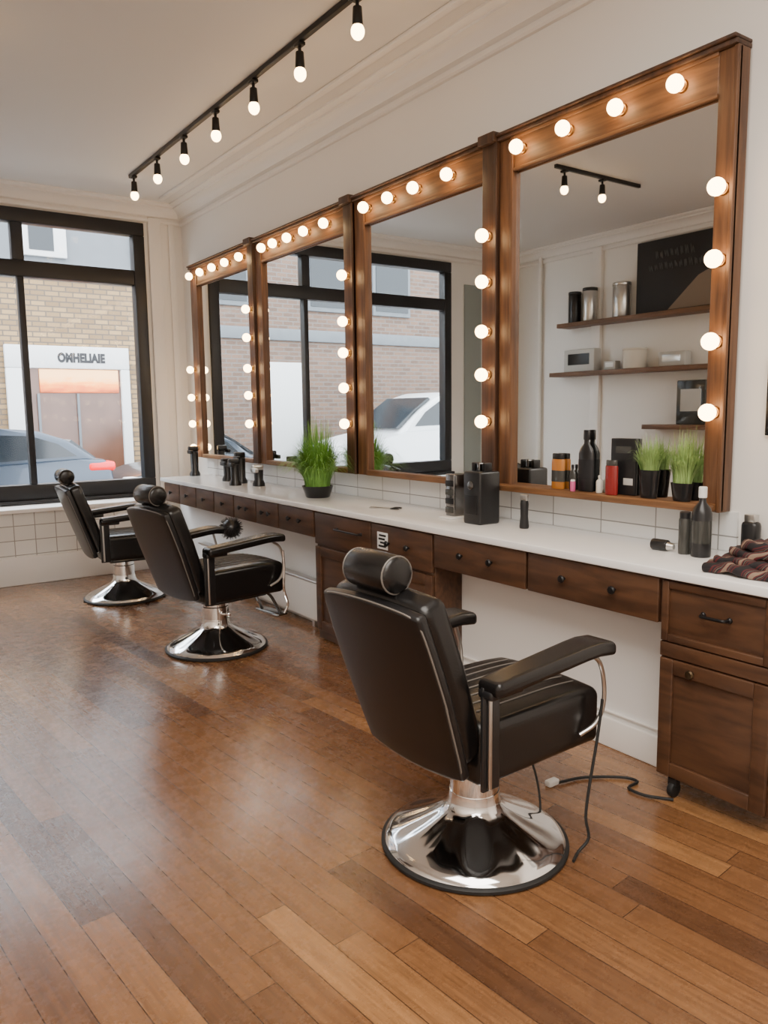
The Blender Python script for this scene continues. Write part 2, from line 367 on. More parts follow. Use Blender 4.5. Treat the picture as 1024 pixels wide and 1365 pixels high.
struct('wall_knee', MB().box(2.64, XW, 1.2, 7.15, 0, .835), WPANEL)
struct('baseboard_right', MB().bb(2.62, 2.64, 1.2, 7.15, 0, .13, .006).bb(2.627, 2.64, 1.2, 7.15, .15, .16, .003), TRIM)
struct('trim_11', MB().box(XW-.012, XW, 1.72, 7.15, ZC, 1.03), TILE)
t = thing('panel_heater', 'long low white panel heater under the far drawers', 'heater', (2.58, 5.3, 0))
part('body', MB().bb(2.55, 2.618, 4.32, 6.5, .05, .31, .01), TRIM, t, world=True)
part('top_grille', MB().bb(2.545, 2.616, 4.31, 6.51, .31, .325, .004), STEEL, t, world=True)
for yy in (4.5, 6.3): part('foot', MB().bb(2.56, 2.61, yy, yy+.03, 0, .05, .003), STEEL, t, world=True)

# ------------------------------------------------------------------ worktop and cabinets
tag(part('worktop', MB().bb(XF, XW-.012, 1.12, 7.05, ZC-.035, ZC, .006), STONE, world=True), 'long white stone worktop running under the row of mirrors', 'worktop')
ZD0, ZD1 = .655, ZC-.036
XD = XF+.018
def knob(x, y, z, parent, m=BLACKM):
    M = Matrix.Translation((x, y, z)) @ Matrix.Rotation(-PI/2, 4, 'Y')
    return part('knob', MB().lathe([(.006, 0), (.006, .012), (.015, .016), (.017, .022), (.013, .028), (0, .03)], M=M, n=16), m, parent, world=True)
def handle(x, y0, y1, z, parent, m=BLACKM):
    return part('handle', MB().tube([(x, y0, z), (x-.025, y0+.005, z), (x-.03, y0+.02, z), (x-.03, y1-.02, z), (x-.025, y1-.005, z), (x, y1, z)], .006).ball((x, y0, z), .011, 10).ball((x, y1, z), .011, 10), m, parent, world=True)
def panel(mb, x, y0, y1, z0, z1):
    g = .005
    mb.bb(x, x+.02, y0+g, y1-g, z0+g, z1-g, .005)
def framed(mb, x, y0, y1, z0, z1, fw=.05):
    mb.bb(x+.012, x+.02, y0+.01, y1-.01, z0+.01, z1-.01, .002)
    mb.bb(x, x+.018, y0, y0+fw, z0, z1).bb(x, x+.018, y1-fw, y1, z0, z1).bb(x, x+.018, y0+fw, y1-fw, z0, z0+fw).bb(x, x+.018, y0+fw, y1-fw, z1-fw, z1)
def drawer_unit(y0, y1, label, knobs):
    t = thing('drawer_unit', label, 'drawer', (2.54, (y0+y1)/2, ZD0), group='drawers hung under the worktop')
    part('body', MB().bb(XD+.02, 2.638, y0+.001, y1-.001, ZD0+.004, ZD1, .003), CABW, t, world=True)
    mb = MB(); panel(mb, XD, y0, y1, ZD0, ZD1)
    d = part('drawer_front', mb, CABW, t, world=True)
    for k in knobs: knob(XD, y0+(y1-y0)*k, (ZD0+ZD1)/2+.005, d)
drawer_unit(1.722, 2.398, 'wide brown drawer with two black knobs beside the right-hand cabinet', (.3, .68))
drawer_unit(2.402, 3.056, 'wide brown two-knob drawer just right of the cabinet behind the nearest chair', (.34, .66))
ys = [4.264, 4.75, 5.10, 5.48, 5.86, 6.24, 6.62, 7.0]
lab = ['small brown drawer right beside the middle cabinet', 'second small brown drawer left of the middle cabinet', 'third small brown drawer left of the middle cabinet',
       'fourth small brown drawer left of the middle cabinet, above the black round brush', 'fifth small brown drawer left of the middle cabinet', 'second small brown drawer from the window end of the worktop', 'last small brown drawer at the window end of the worktop']
for i in range(7): drawer_unit(ys[i]+.002, ys[i+1]-.002, lab[i], (.35, .65) if i < 3 else (.5,))
y0, y1 = 1.285, 1.72
t = thing('cabinet', 'brown wooden cabinet with drawer over panelled door at the right end of the worktop', 'cabinet', (2.53, 1.5, 0))
part('body', MB().bb(XD+.02, 2.638, y0, y1, .075, ZC-.036, .004), CABW, t, world=True)
mb = MB(); framed(mb, XD, y0+.008, y1-.008, .60, ZC-.045, .028); d = part('drawer', mb, CABW, t, world=True); handle(XD+.012, 1.45, 1.55, .725, d)
mb = MB(); framed(mb, XD, y0+.008, y1-.008, .085, .535, .055); d = part('door', mb, CABW, t, world=True); knob(XD, 1.575, .505, d, BRONZE)
part('rail', MB().bb(XD+.004, XD+.03, y0+.004, y1-.004, .54, .595, .004), CABW, t, world=True)
part('caster', MB().cyl((2.47, 1.643, .03), (2.47, 1.667, .03), .03, bev=.005).bb(2.455, 2.485, 1.637, 1.673, .045, .076), RUBBER, t, world=True)
part('leg', MB().bb(2.60, 2.63, 1.31, 1.34, 0, .076, .003), RUBBER, t, world=True)
y0, y1 = 3.062, 4.258
t = thing('cabinet', 'brown wooden cabinet with doors and drawers behind the nearest barber chair', 'cabinet', (2.53, 3.66, 0))
part('body', MB().bb(XD+.02, 2.638, y0, y1, .01, ZC-.036, .004), CABW, t, world=True)
for a, b, kk in ((y0, 3.62, 'k'), (3.62, y1, 'h')):
    mb = MB(); panel(mb, XD, a, b, .62, ZC-.04); d = part('drawer', mb, CABW, t, world=True)
    if kk == 'k': knob(XD, a+.2, .73, d); knob(XD, a+.38, .73, d)
    else: handle(XD+.002, 3.72, 3.98, .745, d)
    mb = MB(); framed(mb, XD, a+.006, b-.006, .07, .61, .06); d = part('door', mb, CABW, t, world=True); knob(XD, a+.06 if kk == 'h' else b-.06, .5, d)
t = thing('card', 'small white printed card stuck on the drawer above the nearest chair', 'card', (XD-.003, 3.5, .69))
part('paper', MB().bb(XD-.004, XD-.001, 3.45, 3.55, .69, .785, .001), WHITEP, t, world=True)
for i, (a, b) in enumerate(((3.465, 3.535), (3.465, 3.52), (3.475, 3.535), (3.465, 3.53))): part('print_line', MB().bb(XD-.0055, XD-.004, a, b, .702+.02*i, .713+.02*i, .0003), INK, t, world=True)

# ------------------------------------------------------------------ mirrors
GX = 2.875
def mirror(y0, y1, label, top, right, left=(), ledge=False):
    t = thing('vanity_mirror', label, 'mirror', (2.90, (y0+y1)/2, 1.02), group='wood framed mirrors with bulbs')
    xf = 2.855; wr = .085 if ledge else .115; wl = .10 if ledge else (.17 if left else .125)
    y1 -= .002
    zt, zb = 2.80, 1.032
    part('top_rail', MB().bb(xf, XW-.012, y0+wr-.002, y1-wl, 2.62, zt-.02, .006).bb(xf-.006, xf+.01, y0+wr, y1-wl, 2.615, 2.632, .004).bb(xf-.006, xf+.01, y0+wr, y1-wl, 2.765, 2.785, .004), OAKY, t, world=True)
    ya = y0+.002 if ledge else y0+wr+.006
    part('crown_moulding', MB().bb(xf-.02, XW-.003, ya, y1, zt-.02, zt, .006).bb(xf-.032, XW-.003, ya, y1, zt, zt+.014, .005), DARKW, t, world=True)
    if ledge: part('ledge', MB().bb(2.790, XW-.013, y0+.02, y1-.01, zb+.003, 1.066, .006), OAKY, t, world=True)
    else: part('bottom_rail', MB().bb(xf-.015, XW-.013, y0+wr, y1-wl, zb, 1.068, .006), OAKY, t, world=True)
    pf = xf if ledge else 2.842
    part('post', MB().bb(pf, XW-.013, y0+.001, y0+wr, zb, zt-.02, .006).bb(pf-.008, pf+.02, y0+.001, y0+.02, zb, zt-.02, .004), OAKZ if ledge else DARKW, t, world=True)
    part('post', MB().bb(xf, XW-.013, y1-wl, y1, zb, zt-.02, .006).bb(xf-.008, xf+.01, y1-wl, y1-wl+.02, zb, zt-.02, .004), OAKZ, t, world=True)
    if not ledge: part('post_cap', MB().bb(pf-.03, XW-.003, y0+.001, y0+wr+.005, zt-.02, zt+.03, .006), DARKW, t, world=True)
    part('glass', MB().box(GX, GX+.008, y0+wr-.005, y1-wl+.005, 1.06, 2.625), MIRROR, t, world=True)
    def bulb(x, y, z):
        b = part('bulb', MB().ball((x-.052, y, z), .034, 20), BULB, t, world=True)
        part('socket', MB().cyl((x+.001, y, z), (x-.010, y, z), .026, .022).cyl((x-.010, y, z), (x-.028, y, z), .014, .016), BRASS, b, world=True)
    for u, v in top: bulb(xf, pX(u, v, xf-.052).y, 2.705)
    for u, v in right: bulb(pf, y0+wr*.5, pX(u, v, pf-.052).z)
    for u, v in left: bulb(xf, y1-.045, pX(u, v, xf-.052).z)
    return t
B = [1.75, 3.03, 4.38, 5.84, 7.22]
mirror(B[0], B[1], 'largest nearest wood framed mirror with bottles and plants on its bottom ledge', [(688, 192), (750, 169), (820, 142), (900, 112)], [(943, 252), (940, 347), (937, 456), (933, 550)], ledge=True)
mirror(B[1], B[2], 'wood framed bulb mirror just right of the green grass plant, second nearest', [(484, 278), (516, 267), (550, 254), (595, 237)], [(632, 317), (636, 377), (635, 443), (638, 500), (636, 562)])
mirror(B[2], B[3], 'wood framed bulb mirror directly behind the green grass plant', [(348, 331), (363, 325), (382, 318), (404, 310), (431, 301)], [(455, 367), (459, 428), (460, 470), (461, 517), (462, 565)])
mirror(B[3], B[4], 'smallest farthest wood framed mirror with bulbs on both sides beside the window wall', [(252, 370), (266, 364), (282, 358), (299, 352), (318, 345)], [(328, 412), (329, 450), (331, 491), (332, 527), (332, 565)], [(254, 493), (256, 530), (256, 565), (262, 597)])

# ------------------------------------------------------------------ track lights
def track(p0, p1, pts, label):
    p0, p1 = Vector(p0), Vector(p1)
    t = thing('track_light', label, 'track light', (p0+p1)/2)
    d = (p1-p0)
    mb = MB()
    if abs(d.x) > abs(d.y): mb.bb(p0.x, p1.x, p0.y-.015, p0.y+.015, HC-.03, HC, .004)
    else: mb.bb(p0.x-.015, p0.x+.015, p0.y, p1.y, HC-.03, HC, .004)
    part('rail', mb, BLACKM, t, world=True)
    for q in pts:
        z = HC-.03
        s = part('lamp_holder', MB().bb(q[0]-.02, q[0]+.02, q[1]-.03, q[1]+.03, z-.018, z, .004).cyl((q[0], q[1], z), (q[0], q[1], z-.055), .009).cyl((q[0], q[1], z-.045), (q[0], q[1], z-.13), .022, .026, bev=.004), BLACKM, t, world=True)
        part('bulb', MB().ball((q[0], q[1], z-.155), .033, 18, 1.15), BULB, s, world=True)
track((2.19, 3.2, HC), (2.19, 6.75, HC), [(2.19, 3.30+.56*i) for i in range(7)], 'black ceiling track with seven hanging bulbs parallel to the mirrors')
track((-.3, 4.62, HC), (.78, 4.62, HC), [(.67, 4.62), (.2, 4.62)], 'short black ceiling track with two bulbs, seen in the nearest mirror')

# ------------------------------------------------------------------ barber chairs
def barber_chair(loc, rz, label, foot=False, cord=False):
    t = thing('barber_chair', label, 'barber chair', loc, rz, 'black barber chairs facing the mirrors')
    b = part('base', MB().lathe([(0, .19), (.084, .19), (.086, .160), (.092, .145), (.105, .130), (.13, .113), (.17, .092), (.215, .071), (.25, .056), (.278, .044), (.294, .034), (.303, .022), (.303, .012), (0, .012)], n=144,
             fn=lambda r, a: .0016*math.cos(15*a)*max(0, min(1, (r-.095)/.05))*max(0, min(1, (.29-r)/.04))), CHROME, t)  # shallow flutes added to streak the chrome's reflections radially
    part('rubber_rim', MB().lathe([(.290, .001), (.308, .001), (.315, .006), (.315, .015), (.308, .021), (.298, .022), (.29, .018)], n=96), RUBBER, b)
    part('column', MB().lathe([(.0, .18), (.082, .18), (.082, .265), (.078, .270), (.078, .295), (.064, .297), (.064, .325), (0, .325)], n=40), CHROME, t)
    part('seat_plate', MB().rb((.06, 0, .322), (.40, .36, .016), .006), BLACKM, t)
    def pillow(p):
        q = p.copy(); q.z += .012*max(0, 1-(p.y/.22)**2)*(1 if p.z > 0 else 0) - .012*max(0, p.x/.27)**3*(1 if p.z > 0 else .2)
        return q
    s = part('seat', MB().rb((.085, 0, .430), (.57, .46, .20), .030, n=8, fn=pillow, k=2), LEATHER, t)
    mb = MB()
    for yy in (-.15, -.1, -.05, 0, .05, .1, .15):
        mb.tube([(x, yy, .531+.012*(1-(yy/.22)**2)-.012*max(0, (x-.085)/.27)**3) for x in (-.14, -.05, .05, .15, .24, .32)], .0028, 6, 3)
    part('piping', mb, PIPING, s)
    lean = math.radians(-19)
    M = Matrix.Translation((-.225, 0, .37)) @ Matrix.Rotation(lean, 4, 'Y')
    def curve(wd, hh, kk):
        def fn(p):
            q = p.copy(); q.x += kk*(p.y/wd)**2
            tz = (p.z/hh)
            q.y *= 1-.05*max(0, tz)**2-.08*max(0, -tz)
            q.z += -.025*(p.y/wd)**2*(1 if tz > 0 else -.6)
            return q
        return fn
    fs = curve(.245, .30, .012)
    sh = part('back_shell', MB().rb((-.03, 0, .295), (.035, .485, .59), .012, M, 10, fs, 2), SHELLM, t)
    bc = part('backrest', MB().rb((.030, 0, .31), (.090, .465, .57), .028, M, 10, curve(.23, .285, .012), 2), LEATHER, t)
    pts = []
    a_, h_ = .241, .293
    for i in range(97):
        an = 2*PI*i/96; ca, sa = math.cos(an), math.sin(an)
        e = 14.0; k = (abs(ca)**e+abs(sa)**e)**(-1/e)
        p = fs(Vector((-.013, a_*ca*k, h_*sa*k))); pts.append(M @ (p+Vector((-.03, 0, .295))))
    part('edge_piping', MB().tube(pts, .003, 6, 1), PIPING, sh)
    mb = MB()
    for yy in (-.1, 0, .1):
        mb.tube([M @ Vector((.076+.012*(yy/.23)**2, yy, z)) for z in (.08, .2, .35, .5, .56)], .003, 6, 2)
    part('piping', mb, PIPING, bc)
    hc = M @ Vector((.035, 0, .642))
    hd = part('headrest', MB().lathe([(0, -.104), (.040, -.104), (.051, -.098), (.057, -.086), (.059, 0), (.057, .086), (.051, .098), (.040, .104), (0, .104)], M=Matrix.Translation(hc) @ Matrix.Rotation(PI/2, 4, 'X'), n=32), LEATHER, t)
    for s2 in (-1, 1):
        part('piping', MB().tube([hc+Vector((.0545*math.cos(a), s2*.093, .0545*math.sin(a))) for a in [2*PI*i/24 for i in range(25)]], .0028, 6, 1), PIPING, hd)
        part('headrest_rod', MB().cyl(M @ Vector((.02, s2*.05, .55)), hc+Vector((0, s2*.05, 0)), .008), CHROME, t)
    for s2 in (-1, 1):
        y = s2*.272
        L, cx = (.53, .048) if s2 < 0 else (.46, .0)
        def arm(p):
            q = p.copy(); k = (p.x/(L/2))
            q.z += .022*k-.03*max(0, k-.55)**2*3; q.y *= 1+.15*k; return q
        part('armrest', MB().rb((cx, y, .682), (L, .108, .048), .018, n=8, fn=arm, k=2), LEATHER, t)
        part('arm_bracket', MB().rb((-.185, y-s2*.02, .50), (.07, .014, .32), .005).rb((-.15, y-s2*.01, .640), (.14, .06, .03), .01), BLACKP, t)
        part('side_strip', MB().rb((-.20, y-s2*.006, .50), (.012, .012, .30), .004), STEEL, t)
        if s2 < 0: part('arm_tube', MB().tube([(.25, y, .665), (.30, y, .63), (.325, y, .56), (.325, y, .48), (.30, y-s2*.01, .42), (.25, y-s2*.035, .385)], .0075), STEEL, t)
        else: part('arm_tube', MB().tube([(.17, y, .665), (.19, y-.005, .58), (.18, y-.02, .50), (.15, y-.035, .45)], .0075), STEEL, t)
    if foot:
        fr = part('footrest', MB().rb((.42, 0, .15), (.08, .26, .016), .007), DSTEEL, t)
        for q in (-.1, .1): part('footrest_arm', MB().tube([(.25, q, .34), (.34, q, .29), (.40, q, .19), (.42, q, .15)], .010), DSTEEL, t)
        part('hanging_chain', MB().tube([(.325, -.272, .60), (.33, -.275, .5), (.325, -.275, .36), (.355, -.27, .26), (.335, -.26, .2)], .009), CHROME, t)
        part('lever', MB().tube([(.0, -.07, .23), (-.02, -.12, .235), (-.03, -.19, .25)], .007).ball((-.03, -.195, .25), .014, 10), CHROME, t)
    if cord:
        part('power_cord', MB().tube([(.32, -.272, .5), (.295, -.275, .38), (.25, -.28, .22), (.235, -.28, .12), (.24, -.29, .05), (.20, -.28, .012), (.15, -.30, .008)], .005), RUBBER, t)
        part('thin_cord', MB().tube([(.18, -.05, .33), (.235, -.06, .2), (.255, -.07, .08), (.22, -.09, .025), (.25, -.02, .008)], .004), RUBBER, t)
    return t
barber_chair((1.665, 1.87, 0), math.radians(3), 'nearest black leather barber chair with round headrest and wide chrome base', cord=True)
barber_chair((1.85, 4.485, 0), math.radians(9), 'middle black leather barber chair with chrome footrest, second from the window', foot=True)
barber_chair((1.80, 6.2, 0), math.radians(-3), 'farthest black leather barber chair, beside the window and tiled wall')

tag(part('cable', MB().tube([pZ(745, 1043, .01), pZ(780, 1036, .008), pZ(830, 1036, .008), pZ(850, 1042, .008), pZ(838, 1050, .008), pZ(860, 1060, .008), pZ(898, 1066, .008)], .0055), RUBBER, world=True), 'black power cable lying on the wooden floor by the right cabinet', 'cable')
p = pZ(736, 1043, .012)
tag(part('plug', MB().rb((p.x, p.y, .013), (.055, .03, .024), .006), WHITEP, world=True), 'small white plug at the end of the floor cable', 'plug')

# ------------------------------------------------------------------ plants
def plant(loc, pr_, ph, hgt, n, spread, gm, label, xmax=9, droop=.35, wid=1, ymax=9, flat=1):
    t = thing('potted_grass', label, 'plant', loc)
    k = pr_; S = Matrix.Diagonal((flat, 1, 1, 1))
    part('pot', MB().lathe([(0, 0), (k*.75, 0), (k*.8, .006), (k, ph*.9), (k*1.04, ph), (k*.95, ph), (k*.93, ph*.85), (0, ph*.85)], n=28, M=S), POT, t)
    part('soil', MB().lathe([(0, ph*.86), (k*.93, ph*.86), (0, ph*.9)], n=20, M=S), SOIL, t)
    mb = MB(); bm = mb.bm
    for i in range(n):
        a = random.uniform(0, 2*PI); rr = k*.8*math.sqrt(random.random()); b0 = Vector((rr*math.cos(a)*flat, rr*math.sin(a), ph*.85))
        a2 = a+random.uniform(-.7, .7); out = spread*random.random()**.8; L = hgt*random.uniform(.55, 1.05)
        dr = Vector((math.cos(a2), math.sin(a2), 0)); sd = Vector((-dr.y, dr.x, 0))*random.uniform(.0018, .0035)*wid; prev = None
        for s in range(7):
            u = s/6; p = b0+dr*out*u**1.6+Vector((0, 0, L*(u-droop*u**3*(out/spread)*1.6)))
            p.x = min(p.x, xmax); p.y = max(-ymax, min(ymax, p.y)); p.z = max(p.z, .01); wv = sd*(1-u*.92)
            cur = (bm.verts.new(p-wv), bm.verts.new(p+wv))
            if prev: bm.faces.new([prev[0], prev[1], cur[1], cur[0]])
            prev = cur
    part('foliage', mb, gm, t)
plant((2.68, 4.62, ZC), .105, .08, .50, 1700, .27, GRASS, 'large bushy green grass plant in a black pot on the worktop', xmax=.125, droop=.45, wid=1.5)
zl = 1.067
plant((2.838, 2.075, zl), .05, .12, .19, 300, .08, GRASS2, 'green grass plant in black pot on the ledge beside the black box', xmax=.032, ymax=.075, flat=.55)
plant((2.838, 1.915, zl), .05, .075, .25, 380, .08, GRASS2, 'taller pale grass plant on the mirror ledge nearest the right post', xmax=.032, ymax=.075, flat=.55)

# ------------------------------------------------------------------ ledge bottles
def yl(u): return pX(u, 652, 2.845).y
def bottle(y, r, h, m, label, capm=BLACKP, neck=True, x=2.828, z=zl, name='bottle', labelm=None, flat=1):
    t = thing(name, label, name.replace('_', ' '), (x, y, z)); S = Matrix.Diagonal((flat, 1, 1, 1))
    if neck: pf = [(0, 0), (r*.95, 0), (r, .006), (r, h*.62), (r*.8, h*.7), (r*.36, h*.78), (r*.33, h*.86), (0, h*.86)]
    else: pf = [(0, 0), (r*.95, 0), (r, .006), (r, h*.8), (r*.93, h*.84), (0, h*.84)]
    part('body', MB().lathe(pf, n=24, M=S), m, t)
    a, b = (h*.84, .42) if neck else (h*.82, .9)
    part('cap', MB().lathe([(0, a), (r*b-.002, a), (r*b, a+.002), (r*b, h-.003), (r*b-.003, h), (0, h)], M=S, n=20), capm, t)
    if labelm: part('paper_label', MB().lathe([(r*1.01, h*.2), (r*1.015, h*.2), (r*1.015, h*.52), (r*1.01, h*.52)], n=24, M=S), labelm, t)
bottle(yl(742), .040, .17, AMBER, 'amber jar with dark lid at the left end of the mirror ledge', neck=False, name='jar', labelm=GLASSG, x=2.855, flat=.42)
bottle(yl(760), .020, .12, GLASSG, 'thin smoked bottle between the amber jar and tall black bottle', x=2.862, flat=.5)
bottle(yl(779), .044, .285, BLACKP, 'tall black bottle with slim neck on the mirror ledge', neck=True, labelm=INK, x=2.855, flat=.38)
bottle(yl(770), .012, .055, PINK, 'small pink bottle in front of the tall black bottle', neck=False, x=2.812, capm=WHITEP)
bottle(yl(798), .015, .08, CREAM, 'small cream bottle beside the tall black bottle on the ledge', x=2.850, capm=CREAM)
bottle(yl(820), .033, .155, REDL, 'dark red glass jar with grey lid standing before the black box', neck=False, name='jar', x=2.820, capm=GLASSG, flat=.5)
t = thing('box', 'upright black box with pale print behind the red jar', 'box', (2.862, yl(828), zl))
part('carton', MB().rb((0, 0, .125), (.018, .135, .25), .004), BLACKP, t)
part('print', MB().rb((-.0095, 0, .20), (.001, .08, .03), .0003), GLASSG, t)
part('print', MB().rb((-.0095, -.03, .06), (.001, .05, .03), .0003), LABELM, t)

# ------------------------------------------------------------------ worktop objects
def on(u, v, xm=2.74):
    p = pZ(u, v, ZC)
    if p.x > xm: r = ray(u, v); p = Vector((xm, r.y*xm/r.x, ZC))
    return p
p = on(642, 690, 2.70)
t = thing('charging_stand', 'tall black charging stand on the worktop before the second nearest mirror', 'stand', (p.x, p.y, ZC))
part('body', MB().rb((0, 0, .135), (.14, .13, .27), .012), BLACKP, t)
part('dial', MB().cyl((-.07, .0, .2), (-.08, .0, .2), .022, bev=.003), DSTEEL, t)
part('slot_plate', MB().rb((-.072, 0, .10), (.006, .09, .10), .003), BLACKM, t)
for q in (-.04, .0, .04): part('clipper_head', MB().rb((0, q, .288), (.05, .022, .05), .005), DSTEEL if q == 0 else BLACKM, t)
p = on(608, 684)
t = thing('tool_caddy', 'small grey metal caddy left of the black charging stand', 'caddy', (p.x, p.y, ZC))
part('frame', MB().rb((0, 0, .12), (.09, .075, .24), .01), DSTEEL, t)
for i in range(4): part('tray', MB().rb((-.047, 0, .045+.048*i), (.008, .062, .032), .003), BLACKM if i % 2 else GLASSG, t)
part('pad', MB().rb((-.02, -.01, .006), (.14, .10, .012), .004), WHITEP, t)
p = on(699, 690)
t = thing('hair_trimmer', 'slim black hair trimmer standing upright on the worktop', 'trimmer', (p.x, p.y, ZC))
part('body', MB().lathe([(0, 0), (.022, 0), (.024, .01), (.019, .06), (.021, .12), (.018, .14), (0, .14)], n=20), BLACKP, t)
part('blade', MB().rb((0, 0, .152), (.02, .045, .03), .004), STEEL, t)
p = on(934, 738)
bottle(p.y, .038, .275, BLACKP, 'black spray bottle with white cap at right end of the worktop', WHITEP, True, p.x, ZC, 'bottle', GLASSG)
p = on(915, 738)
bottle(p.y+.01, .024, .17, GLASSG, 'short smoked bottle left of the black spray bottle', BLACKP, False, p.x, ZC, 'bottle')
p = on(886, 726)
t = thing('shaving_brush', 'short black round brush lying on the worktop left of the spray bottle', 'brush', (p.x, p.y, ZC))
part('grip', MB().cyl((-.01, .05, .024), (-.005, -.02, .024), .023, bev=.004), BLACKP, t); part('end_ring', MB().cyl((-.005, -.02, .022), (-.002, -.045, .022), .018, .012), STEEL, t)
def clothf(s):
    def fn(p):
        q = p.copy(); q.z += .022*noise.noise(Vector((p.x*14+s, p.y*14, s)))+.010*noise.noise(Vector((p.x*40, p.y*40, s))); q.x += .03*noise.noise(Vector((p.y*9, s, 1))); q.y += .03*noise.noise(Vector((p.x*9, s, 4)))
        q.z = max(q.z, -.022-.021*s/3.1); return q
    return fn
p = Vector((2.66, 1.41, 0))
mb = MB()
for i in range(4): mb.rb((p.x+.01*i, p.y-.012*i, ZC+.024+.021*i), (.36-.04*i, .36-.04*i, .034), .014, n=16, fn=clothf(i*3.1))
tag(part('folded_cape', mb, CLOTH, world=True), 'folded dark red patterned cape lying at the right end of the worktop', 'cape')
t = thing('hair_clipper', 'small black clipper standing behind the patterned cape', 'clipper', (2.89, 1.64, ZC))
part('body', MB().rb((0, 0, .07), (.05, .07, .14), .02), BLACKP, t); part('blade', MB().rb((0, .0, .15), (.035, .045, .03), .004), STEEL, t)
for u, v, l, hh in ((322, 640, 'black clipper stand at the far end before the farthest mirror post', .26), (304, 636, 'small dark clipper left of the black clipper stand', .19), (260, 630, 'slim black bottle at the window end of the worktop', .28), (345, 636, 'chrome hand tool right of the black clipper stand', .16), (332, 640, 'dark grey narrow clipper between the black stand and chrome tool', .21)):
    p = on(u, v)
    t = thing('clipper_stand' if u != 260 else 'bottle', l, 'stand' if u != 260 else 'bottle', (p.x - (.12 if u == 332 else 0), p.y, ZC))
    part('body', MB().lathe([(0, 0), (.05, 0), (.05, .02), (.035, .05), (.038, hh*.8), (0, hh*.85)], n=18), BLACKP, t)
    part('head', MB().rb((-.01, 0, hh*.9), (.09, .05, .05), .012).rb((-.05, -.03, hh*.8), (.03, .09, .035), .008), STEEL if u == 345 else BLACKM, t)
p = on(508, 678)
t = thing('scissors', 'thin scissors lying open on the worktop right of the grass plant', 'scissors', (p.x, p.y, ZC), .5)
part('blade', MB().rb((0, 0, .004), (.012, .15, .004), .001, Matrix.Rotation(.12, 4, 'Z')), STEEL, t)
part('blade', MB().rb((0, 0, .008), (.012, .15, .004), .001, Matrix.Rotation(-.12, 4, 'Z')), STEEL, t)
for s2 in (-1, 1): part('finger_ring', MB().tube([(s2*.02+.02*math.cos(a), -.10+.026*math.sin(a), .007) for a in [2*PI*i/12 for i in range(13)]], .004, 6, 1), BLACKP, t)
p = pX(308, 704, 2.33)
t = thing('round_brush', 'black bristly round brush hung from the far drawers', 'brush', (p.x, p.y, p.z))
mb = MB().ball((0, 0, 0), .07, 20)
for i in range(240):
    d = Vector((random.gauss(0, 1), random.gauss(0, 1), random.gauss(0, 1))).normalized(); mb.cyl(d*.06, d*.09, .0025, .001, 5)
part('bristles', mb, BLACKP, t); part('handle', MB().tube([(.03, 0, .02), (.06, .08, .03), (.105, .14, .04)], .012), STEEL, t)

t = thing('picture_frame', 'black framed picture on the wall at the right edge', 'picture', (2.93, 1.42, 1.34))
part('frame', MB().bb(2.915, XW-.001, 1.22, 1.62, 1.34, 1.64, .004), BLACKM, t, world=True)
part('print', MB().bb(2.912, 2.916, 1.25, 1.59, 1.37, 1.61, .001), LABELM, t, world=True)

# ------------------------------------------------------------------ opposite wall shelves (seen in the mirror)
XS = XL+.001
def mY(u, v, X=-1.58):
    r = ray(u, v); tt = (2*GX-X)/r.x
    return Vector((X, r.y*tt, H+r.z*tt))
shelves = []
for (u0, u1, v0, l) in ((742, 945, 438, 'top wooden wall shelf opposite the mirrors'), (732, 943, 503, 'middle wooden wall shelf opposite the mirrors'), (855, 942, 572, 'bottom short wooden wall shelf opposite the mirrors')):
    a = mY(u0, v0, -1.48); b_ = a.y; e = 4.4
    s = tag(part('wall_shelf', MB().bb(XS, -1.48, e, b_, a.z, a.z+.05, .004), SHELFW, world=True), l, 'shelf', 'floating wooden shelves on the opposite wall'); shelves.append(a.z+.05)
def sitem(u, shelf, r, h, m, label, name, box=None, capm=BLACKP):
    y = mY(u, 440 if shelf == 0 else 500 if shelf == 1 else 570).y; z = shelves[shelf]+.001
    t = thing(name, label, name.replace('_', ' '), (-1.59, y, z))
    if box:
        part('body', MB().rb((0, 0, h/2), (box[0], box[1], h), .012), m, t)
        part('lid' if name != 'radio' else 'speaker_grille', MB().rb((box[0]/2, 0, h*.55), (.006, box[1]*.7, h*.5), .002), capm, t)
    else:
        part('body', MB().lathe([(0, 0), (r*.95, 0), (r, .01), (r, h*.88), (r*.96, h*.9), (0, h*.9)], n=24), m, t)
        part('lid', MB().cyl((0, 0, h*.9), (0, 0, h), r*1.03, bev=.006), capm, t)
sitem(765, 0, .075, .36, BLACKP, 'black canister at the left end of the top shelf', 'canister')
sitem(785, 0, .085, .38, STEEL, 'steel canister with black lid on the top shelf', 'canister')
sitem(827, 0, .10, .38, STEEL, 'shiny steel canister nearer the chalkboard on the top shelf', 'canister', capm=STEEL)
sitem(775, 1, 0, .26, LABELM, 'grey portable radio on the middle shelf', 'radio', (.13, .46), BLACKM)
sitem(815, 1, 0, .10, LABELM, 'small white carton beside the radio on the middle shelf', 'carton', (.1, .16), WHITEP)
sitem(845, 1, .13, .22, CREAM, 'cream round tin in the middle of the middle shelf', 'tin', None, CREAM)
sitem(898, 1, 0, .15, LABELM, 'grey folded box on the right of the middle shelf', 'carton', (.12, .32), STEEL)
sitem(920, 2, 0, .46, GLASSG, 'dark framed photo standing on the bottom shelf', 'photo_frame', (.04, .34), LABELM)
t = thing('chalkboard', 'dark chalkboard with faint writing leaning on the top shelf', 'board', (XL+.03, 5.1, shelves[0]))
part('board', MB().bb(XL+.012, XL+.04, 4.45, mY(848, 400, -1.66).y, shelves[0]+.002, 3.24, .004), CHALKB, t, world=True)
